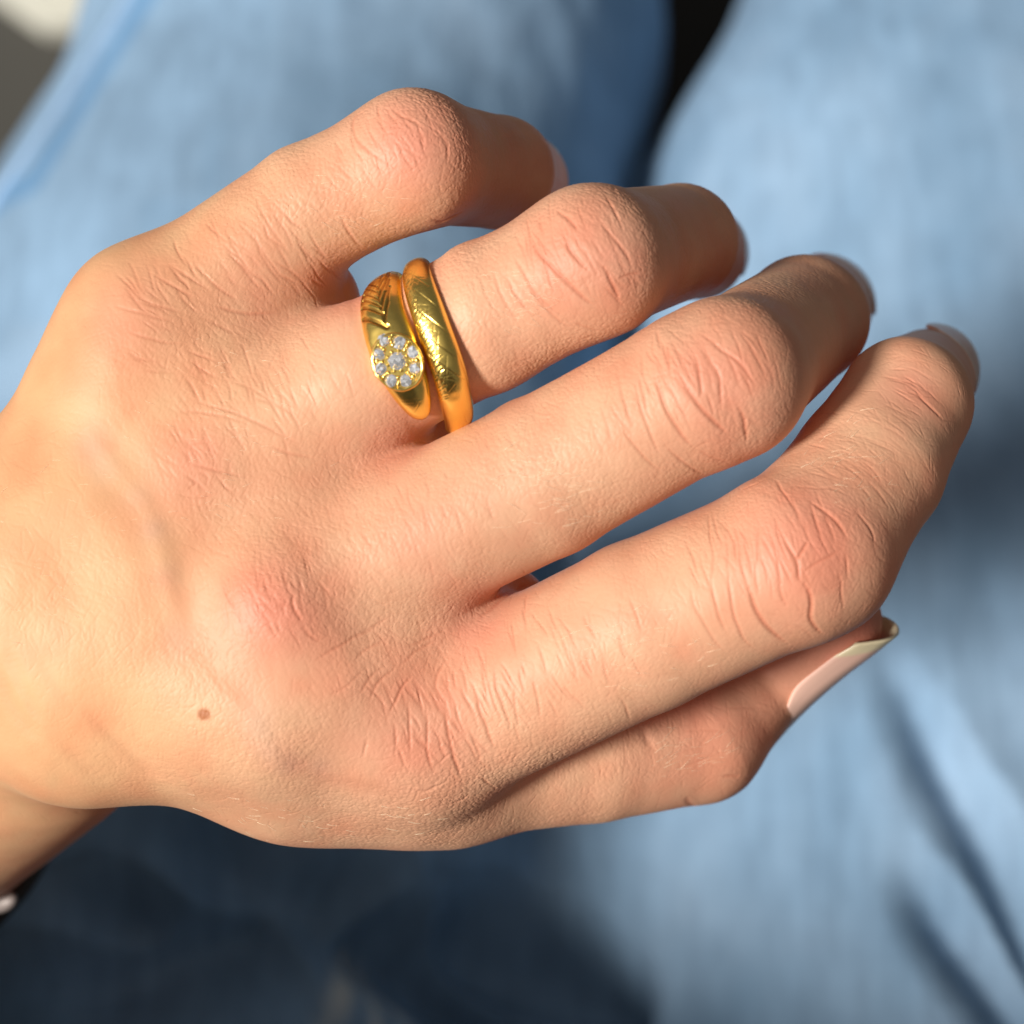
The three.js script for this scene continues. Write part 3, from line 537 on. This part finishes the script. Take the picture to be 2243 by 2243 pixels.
/* ------------------------------------------------------------------ added dark garment, out of view, shaped to keep light off the lower lap */
{
  const body = [capsule([-142, -88, -88], [-222, -118, -145], 63, 74), capsule([-222, -118, -145], [-150, -192, 130], 74, 76), capsule([-150, -192, 130], [0, -320, 140], 78, 120), capsule([0, -320, 140], [20, -300, -140], 120, 105), capsule([0, -310, 140], [10, -330, 420], 125, 120)];
  const f = (x, y, z) => blend(body, 24, x, y, z);
  const net = surfaceNet(f, [-340, -460, -300], [170, -20, 560], 7);
  const knit = new THREE.MeshStandardMaterial({ color: new THREE.Color(0.03, 0.032, 0.038), roughness: 0.95 });
  part('shade_jumper', finish(net, f, personAt, toWorld, { lift: (p) => [2.5 * fbm(p[0] / 30, p[1] / 30, p[2] / 30, 3), 0] }), knit, person, 'unseen dark loose garment added to shade the lap');
}

/* ------------------------------------------------------------------ outer seam of the left leg */
{
  const tubes = [];
  const strip = (pts, r, out) => {
    const p = []; for (const [x, y] of pts) { const q = ray(jeansBase, x, y, -60, 800); if (q) { const g = gradient(jeansBase, ...q, 0.5), l = jeansLift(q)[0]; p.push(toWorld(...add(q, mul(g, l + out))).sub(personAt)); } }
    if (p.length > 2) tubes.push(new THREE.TubeGeometry(new THREE.CatmullRomCurve3(p), 60, r / 1000, 8));
  };
  strip([[-40, 480], [40, 370], [130, 235], [215, 105], [290, -10], [330, -70]], 1.1, 0.0);
  const m = new THREE.MeshStandardMaterial({ color: new THREE.Color(0.24, 0.37, 0.56), roughness: 0.95 });
  part('side_seam', mergeGeometries(tubes), m, jeans, 'raised outer seam of the left leg');
}

/* ------------------------------------------------------------------ the ring */
const fingerDir = norm(sub(at(1073, 690, -2.2), at(760, 845, -3.4)));
const ringMid = at(957, 760, -2.8);
const acr = (() => { const t = norm(sub([0.455, -0.89, 0], mul(fingerDir, dot([0.455, -0.89, 0], fingerDir)))); return t; })();
let outw = cross(acr, fingerDir); if (outw[2] < 0) outw = mul(outw, -1);
const ringAt = toWorld(...ringMid);
const ring = thing('ring', 'gold double-coil ring with an oval cluster of clear stones on the ring finger', 'ring', ringAt);
const ringPoint = (phi, r, along) => add(add(ringMid, mul(fingerDir, along)), add(mul(acr, r * Math.sin(phi)), mul(outw, r * Math.cos(phi))));
const local = (p) => toWorld(...p).sub(ringAt);
const goldBump = (() => {                                  // rubbed, finely scratched metal
  const N = 512, c = document.createElement('canvas'); c.width = c.height = N; const x = c.getContext('2d');
  x.fillStyle = '#808080'; x.fillRect(0, 0, N, N);
  for (let i = 0; i < 900; i++) { const a = rr(0, 6.28), l = rr(6, 50), px = rr(0, N), py = rr(0, N), g = Math.floor(rr(70, 180)); x.strokeStyle = `rgba(${g},${g},${g},0.5)`; x.lineWidth = rr(0.5, 1.4); x.beginPath(); x.moveTo(px, py); x.lineTo(px + Math.cos(a) * l, py + Math.sin(a) * l); x.stroke(); }
  const t = new THREE.CanvasTexture(c); t.wrapS = t.wrapT = THREE.RepeatWrapping; return t;
})();
const gold = new THREE.MeshPhysicalMaterial({ vertexColors: true, color: new THREE.Color(1.0, 0.70, 0.18), metalness: 1, roughness: 0.26, bumpMap: goldBump, bumpScale: 0.000012 });
const goldPlain = new THREE.MeshPhysicalMaterial({ color: new THREE.Color(1.0, 0.71, 0.2), metalness: 1, roughness: 0.16 });
const RIN = 7.72;
{
  // angle round the finger, place along it and half width (units of the 2243 square), thickness in mm
  const rows = [[51, -84, 3, 0.5], [48.5, -84, 13, 0.85], [44, -84, 24, 1.15], [35, -82, 34, 1.35], [22, -79, 44, 1.5], [5, -75.5, 52, 1.6], [-12, -72, 54, 1.6], [-32, -67, 51, 1.6], [-60, -53, 49, 1.55], [-85, -38, 41, 1.5], [-130, -32, 31, 1.4], [-180, -31, 28, 1.4], [-230, -36, 29, 1.4], [-270, -33, 30, 1.45], [-288, -20, 34, 1.5], [-312, -5, 37, 1.55], [-332, 9, 38, 1.6], [-355, 19, 38, 1.6], [-388, 28, 37, 1.6], [-435, 37, 32, 1.5], [-480, 41, 25, 1.4], [-530, 43, 19, 1.2], [-556, 43, 11, 0.9], [-566, 43, 3, 0.5]];
  const get = (phi) => { let i = 0; while (i < rows.length - 2 && rows[i + 1][0] > phi) i++; const [a, b] = [rows[i], rows[i + 1]], p = rows[Math.max(0, i - 1)], q = rows[Math.min(rows.length - 1, i + 2)], t = clamp((a[0] - phi) / (a[0] - b[0]), 0, 1);
    return [1, 2, 3].map((k) => { const m0 = (b[k] - p[k]) / (p[0] - b[0] || 1) * (a[0] - b[0]), m1 = (q[k] - a[k]) / (a[0] - q[0] || 1) * (a[0] - b[0]), t2 = t * t, t3 = t2 * t; return (2 * t3 - 3 * t2 + 1) * a[k] + (t3 - 2 * t2 + t) * m0 + (-2 * t3 + 3 * t2) * b[k] + (t3 - t2) * m1; }); };
  // engraving, on the unrolled band: arc in mm, along in mm
  const cuts = lineGrid(0.5), arc = (deg) => deg * Math.PI / 180 * 9.2, cut = (d1, a1, d2, a2, w, deep) => { const n = Math.max(1, Math.ceil(Math.hypot(arc(d1 - d2), (a1 - a2)) / 0.5)); for (let i = 0; i < n; i++) cuts.add([arc(lerp(d1, d2, i / n)), lerp(a1, a2, i / n), 0], [arc(lerp(d1, d2, (i + 1) / n)), lerp(a1, a2, (i + 1) / n), 0], w, deep); };
  const u = S;
  // leaf on the broad head: a vein with slanting cuts on both sides
  cut(-22, -66 * u, -48, -55 * u, 0.12, 0.10); cut(-48, -55 * u, -78, -34 * u, 0.11, 0.09);
  for (const [d, l, w] of [[-21, 42, 0.24], [-31, 40, 0.18], [-37, 34, 0.12], [-43, 30, 0.1], [-50, 28, 0.09], [-57, 24, 0.08]]) cut(d, lerp(-64, -50, (-22 - d) / 40) * u, d - 16, (lerp(-64, -50, (-22 - d) / 40) - l) * u, w, 0.2);
  for (const d of [-25, -35, -45, -55]) { const a = lerp(-66, -50, (-22 - d) / 40); cut(d, a * u, d - 14, (a + 24) * u, 0.17, 0.15); cut(d - 14, (a + 24) * u, d - 28, (a + 38) * u, 0.14, 0.12); }
  cut(-52, -74 * u, -74, -30 * u, 0.06, 0.06); cut(-70, -58 * u, -62, -20 * u, 0.05, 0.05); cut(-78, -44 * u, -74, -18 * u, 0.05, 0.05);
  // hatched edge, long slanting strokes and stray scratches on the narrow coil
  for (let i = 0; i < 70; i++) { const d = -425 + i * 1.5 + rr(-0.4, 0.4), g = get(d); cut(d, (g[0] - g[1] * 0.86) * u, d - rr(1, 4), (g[0] - g[1] * rr(0.2, 0.5)) * u, rr(0.04, 0.07), rr(0.03, 0.07)); }
  for (let i = 0; i < 60; i++) { const d = rr(-425, -325), g = get(d); cut(d, (g[0] + g[1] * rr(-0.8, 0.3)) * u, d + rr(-9, 9), (g[0] + g[1] * rr(-0.6, 0.6)) * u, rr(0.025, 0.045), rr(0.012, 0.035)); }
  for (const d of [-408, -392, -374, -356, -340]) { const g = get(d); cut(d - 16, (g[0] - g[1] * 0.7) * u, d + 12, (g[0] + g[1] * 0.55) * u, 0.05, 0.05); cut(d + 10, (g[0] - g[1] * 0.6) * u, d - 8, (g[0] + g[1] * 0.3) * u, 0.04, 0.03); }
  for (let i = 0; i < 30; i++) { const d = rr(-70, 40), g = get(d); cut(d, (g[0] + g[1] * rr(-0.8, 0.8)) * u, d + rr(-6, 6), (g[0] + g[1] * rr(-0.8, 0.8)) * u, rr(0.02, 0.04), rr(0.008, 0.02)); }
  const N = 1700, OUTER = 80, INNER = 6, M = OUTER + INNER, pos = new Float32Array((N + 1) * M * 3), uv = new Float32Array((N + 1) * M * 2), tint = new Float32Array((N + 1) * M * 3).fill(1), idx = [];
  for (let i = 0; i <= N; i++) {
    // dense where the coils face up, coarse round the back
    const deg = lerp(51, -566, i / N), [A, hw, th] = get(deg), phi = deg * Math.PI / 180;
    for (let j = 0; j < M; j++) {
      let v, r;
      if (j < OUTER) { const e = j / (OUTER - 1), c = lerp(-Math.cos(Math.PI * e), 2 * e - 1, 0.5); v = c; r = RIN + 0.3 + Math.max(0.02, th - 0.3) * Math.pow(Math.max(0, 1 - Math.pow(Math.abs(c), 2.5)), 0.55); }
      else { v = lerp(0.93, -0.93, (j - OUTER + 0.5) / INNER); r = RIN; }
      const along = (A + v * hw) * u;
      if (j < OUTER) { const segs = cuts.near([arc(deg), along, 0]); let c = 0; if (segs) for (const s of segs) c = Math.min(c, profile(segDist(s, [arc(deg), along, 0]), s.w) * s.deep); r += c + 0.02 * noise(arc(deg) * 1.3, along * 1.3, 3); const q = clamp(-c / 0.1, 0, 1) * 0.75, o = (i * M + j) * 3; tint[o] = 1 - q * 0.6; tint[o + 1] = 1 - q * 0.75; tint[o + 2] = 1 - q * 0.85; }
      const p = local(ringPoint(phi, r, along)), o = (i * M + j) * 3; pos[o] = p.x; pos[o + 1] = p.y; pos[o + 2] = p.z; uv[(i * M + j) * 2] = arc(deg) / 8; uv[(i * M + j) * 2 + 1] = along / 8;
    }
  }
  for (let i = 0; i < N; i++) for (let j = 0; j < M; j++) { const a = i * M + j, b = i * M + (j + 1) % M; idx.push(a, a + M, b, b, a + M, b + M); }
  for (const e of [0, N]) for (let j = 1; j < M - 1; j++) idx.push(e * M, e * M + j, e * M + j + 1);
  const g = new THREE.BufferGeometry(); g.setAttribute('position', new THREE.BufferAttribute(pos, 3)); g.setAttribute('uv', new THREE.BufferAttribute(uv, 2)); g.setAttribute('color', new THREE.BufferAttribute(tint, 3)); g.setIndex(idx); g.computeVertexNormals();
  part('band', g, gold, ring, 'engraved gold band wound twice round the finger');
}
{
  const phi = 2 * Math.PI / 180, up = add(mul(acr, Math.sin(phi)), mul(outw, Math.cos(phi))), cross_ = norm(cross(up, fingerDir)), seat = ringPoint(phi, RIN + 1.55, -76 * S);
  const X = fingerDir, Y = mul(cross_, dot(cross_, acr) < 0 ? -1 : 1);         // Y runs down round the finger
  const put = (x, y, z) => local(add(seat, add(add(mul(X, x), mul(Y, y)), mul(up, z))));
  const bezel = (() => {
    const prof = [[1.03, -1.2], [1.04, -0.35], [1.03, 0.05], [1.0, 0.2], [0.955, 0.25], [0.91, 0.2], [0.885, 0.06], [0.88, 0.0], [0.5, 0.04], [0.0, 0.06]], K = 96, pos = [], idx = [];
    for (let i = 0; i <= K; i++) for (const [r, z] of prof) { const t = i / K * Math.PI * 2, k = 1 + 0.012 * noise(Math.cos(t) * 3, Math.sin(t) * 3, 2); const p = put(Math.cos(t) * r * 2.5 * k, Math.sin(t) * r * 2.95 * k, z + (r > 0.8 ? 0.03 * noise(Math.cos(t) * 4, Math.sin(t) * 4, 8) : 0)); pos.push(p.x, p.y, p.z); }
    const n = prof.length; for (let i = 0; i < K; i++) for (let j = 0; j < n - 1; j++) { const a = i * n + j, b = a + n; idx.push(a, b, a + 1, a + 1, b, b + 1); }
    const g = new THREE.BufferGeometry(); g.setAttribute('position', new THREE.BufferAttribute(new Float32Array(pos), 3)); g.setIndex(idx); g.computeVertexNormals(); return g;
  })();
  part('bezel', bezel, goldPlain, ring, 'oval gold setting with a raised rim');
  const gem = new THREE.MeshPhysicalMaterial({ color: new THREE.Color(0.92, 0.92, 0.94), metalness: 0.78, roughness: 0.04, clearcoat: 1, clearcoatRoughness: 0.02, flatShading: true });
  const spots = [[-112, -180, 0.60], [18, -160, 0.64], [133, -82, 0.58], [148, 50, 0.58], [68, 152, 0.60], [-52, 156, 0.60], [-143, 58, 0.60], [-152, -66, 0.58], [0, -8, 0.82]];
  const beadGeo = [];
  const offs = spots.map(([dx, dy, r0]) => { const r = r0 * 1.14, mm = [dx * 0.01211, -dy * 0.01211, 0]; return [dot(mm, X), dot(mm, Y), r]; });
  for (const [ox, oy, r] of offs) {
    // brilliant cut: table, crown and pavilion, eight sided
    const g = new THREE.BufferGeometry(), pos = [], tri = (a, b, c) => { for (const q of [a, b, c]) { const w = put(...q); pos.push(w.x, w.y, w.z); } }, turn = rr(0, 1);
    const ringOf = (rad, z, o) => Array.from({ length: 8 }, (_, k) => { const t = (k + o) / 8 * Math.PI * 2 + turn; return [ox + Math.cos(t) * rad * r, oy + Math.sin(t) * rad * r, z]; });
    const j = () => rr(-0.2, 0.2) * r, girdle = ringOf(1, 0.08, 0), crown = ringOf(0.80, 0.02 + 0.34 * r, 0.5).map(([x, y, z]) => [x + j(), y + j(), z + j()]), table = ringOf(0.42, 0.02 + 0.5 * r, 0).map(([x, y, z]) => [x + j(), y + j(), z + j()]), culet = [ox, oy, 0.10 - 0.72 * r], mid = [ox + j(), oy + j(), 0.02 + 0.38 * r];
    for (let k = 0; k < 8; k++) { const n = (k + 1) % 8; tri(girdle[k], girdle[n], crown[k]); tri(crown[k], girdle[n], crown[n]); tri(crown[k], table[n], table[k]); tri(crown[k], crown[n], table[n]); tri(table[k], table[n], mid); tri(girdle[n], girdle[k], culet); }
    g.setAttribute('position', new THREE.BufferAttribute(new Float32Array(pos), 3)); g.computeVertexNormals();
    part('gemstone', g, gem, ring);
  }
  const bead = (x, y, r, z = 0.1) => { const g = new THREE.SphereGeometry(r / 1000, 10, 8); g.translate(...put(x, y, z).toArray()); beadGeo.push(g); };
  for (let i = 0; i < 8; i++) {
    const a = offs[i], b = offs[(i + 1) % 8], m = [(a[0] + b[0]) / 2, (a[1] + b[1]) / 2], l = Math.hypot(...m);
    bead(m[0] * 1.16, m[1] * 1.16, 0.24); bead(m[0] * 0.84, m[1] * 0.84, 0.21, 0.14); bead(m[0] * 1.18 + 0.2, m[1] * 1.18 - 0.12, 0.16); bead(m[0] * 0.98, m[1] * 0.98, 0.16, 0.16);
    const c = offs[8], d = Math.hypot(a[0] - c[0], a[1] - c[1]); bead(c[0] + (a[0] - c[0]) / d * 1.05, c[1] + (a[1] - c[1]) / d * 1.05, 0.17, 0.2);
  }
  const beads = part('bead', mergeGeometries(beadGeo), goldPlain, ring, 'tiny gold grains that hold the stones'); beads.userData.kind = 'stuff';
}

/* ------------------------------------------------------------------ wristband at the lower edge of the wrist */
{
  const c0 = at(-92, 1480, -45), dir = norm(sub(at(-420, 1700, -75), at(-60, 1400, -26))), c = add(c0, mul(dir, 30));
  const n1 = norm(cross(dir, [0, 0, 1])), n2 = cross(n1, dir);
  const bandAt = toWorld(...c), wrist = thing('wristband', 'dark wristband with a pale metal end, at the lower edge of the wrist', 'bracelet', bandAt);
  const pos = [], idx = [], K = 90, prof = [[-5, 0], [-4.6, 1.2], [-3, 1.7], [3, 1.7], [4.6, 1.2], [5, 0], [4, -0.8], [-4, -0.8]];
  const skinAt = (t) => { const d = add(mul(n1, Math.cos(t)), mul(n2, Math.sin(t))); let r = 8; for (let i = 0; i < 80 && skinBase(...add(c, mul(d, r))) < 0; i++) r += 0.7; return [d, r]; };
  const dirs = []; for (let i = 0; i < K; i++) dirs.push(skinAt(i / K * Math.PI * 2)); const rad = dirs.map((_, i) => { let s = 0; for (let k = -5; k <= 5; k++) s += dirs[(i + k + K) % K][1]; return s / 11; });
  for (let i = 0; i < K; i++) for (const [a, h] of prof) { const p = toWorld(...add(add(c, mul(dir, a)), mul(dirs[i][0], rad[i] + 0.8 + h))).sub(bandAt); pos.push(p.x, p.y, p.z); }
  const n = prof.length; for (let i = 0; i < K; i++) for (let j = 0; j < n; j++) { const a = i * n + j, b = i * n + (j + 1) % n, q = ((i + 1) % K) * n; idx.push(a, b, q + j, b, q + (j + 1) % n, q + j); }
  const g = new THREE.BufferGeometry(); g.setAttribute('position', new THREE.BufferAttribute(new Float32Array(pos), 3)); g.setIndex(idx); g.computeVertexNormals();
  part('strap', g, new THREE.MeshStandardMaterial({ color: new THREE.Color(0.015, 0.015, 0.014), roughness: 0.7 }), wrist);
  const end = new THREE.SphereGeometry(0.0026, 24, 16); end.scale(1, 0.42, 0.5); end.rotateZ(0.65); const e = toWorld(...at(4, 1976, -46)).sub(bandAt); end.translate(e.x, e.y, e.z);
  part('clasp', end, new THREE.MeshPhysicalMaterial({ color: new THREE.Color(0.2, 0.165, 0.155), metalness: 0.1, roughness: 0.5 }), wrist, 'rounded pale metal end');
}

/* ------------------------------------------------------------------ what lies below: carpet, chair, skirting board */
{
  const g = new THREE.PlaneGeometry(8, 8, 160, 160); g.rotateX(-Math.PI / 2); const p = g.attributes.position, col = new Float32Array(p.count * 3);
  for (let i = 0; i < p.count; i++) { const x = p.getX(i), z = p.getZ(i), k = 1 + 0.35 * fbm(x * 9, z * 9, 1, 3); p.setY(i, 0.004 * fbm(x * 30, z * 30, 2, 2)); col.set([0.05 * k, 0.048 * k, 0.042 * k], i * 3); }
  g.setAttribute('color', new THREE.BufferAttribute(col, 3)); g.computeVertexNormals();
  structure('floor', g, new THREE.MeshStandardMaterial({ vertexColors: true, roughness: 1 }), 'grey brown carpet');
}
{
  const at0 = new THREE.Vector3(-0.2455, 0, -0.638), board = thing('threshold_board', 'white painted low stepped board on the carpet beyond the left leg', 'board', at0), white = new THREE.MeshStandardMaterial({ color: new THREE.Color(0.46, 0.455, 0.40), roughness: 0.6 });
  const slab = (inset, depth) => { const s = new THREE.Shape(); s.moveTo(inset * 1.5, inset); s.lineTo(0.5, inset); s.lineTo(0.5, 0.4); s.lineTo(-0.5, 0.4); s.closePath(); const g = new THREE.ExtrudeGeometry(s, { depth, bevelEnabled: true, bevelSize: 0.002, bevelThickness: 0.002, bevelSegments: 3 }); g.rotateX(-Math.PI / 2); return g; };
  part('base', slab(0.002, 0.010), white, board); const top = slab(0.016, 0.012); top.translate(0, 0.016, 0); part('upper_step', top, white, board);
}
{
  const at0 = new THREE.Vector3(0.1, 0, -0.1), chair = thing('chair', 'dark brown chair seat seen in the gap between the thighs', 'chair', at0), hide = new THREE.MeshStandardMaterial({ color: new THREE.Color(0.022, 0.016, 0.011), roughness: 0.8 });
  const seat = new RoundedBoxGeometry(0.40, 0.09, 0.74, 5, 0.035); seat.translate(0, 0.40, 0.03); part('seat', seat, hide, chair);
  for (const [x, z] of [[-0.16, -0.28], [0.16, -0.28], [-0.16, 0.34], [0.16, 0.34]]) { const l = new THREE.CylinderGeometry(0.018, 0.013, 0.36, 16); l.translate(x, 0.18, z); part('leg', l, hide, chair); }
}
//==LAST==
renderer.render(scene, camera);
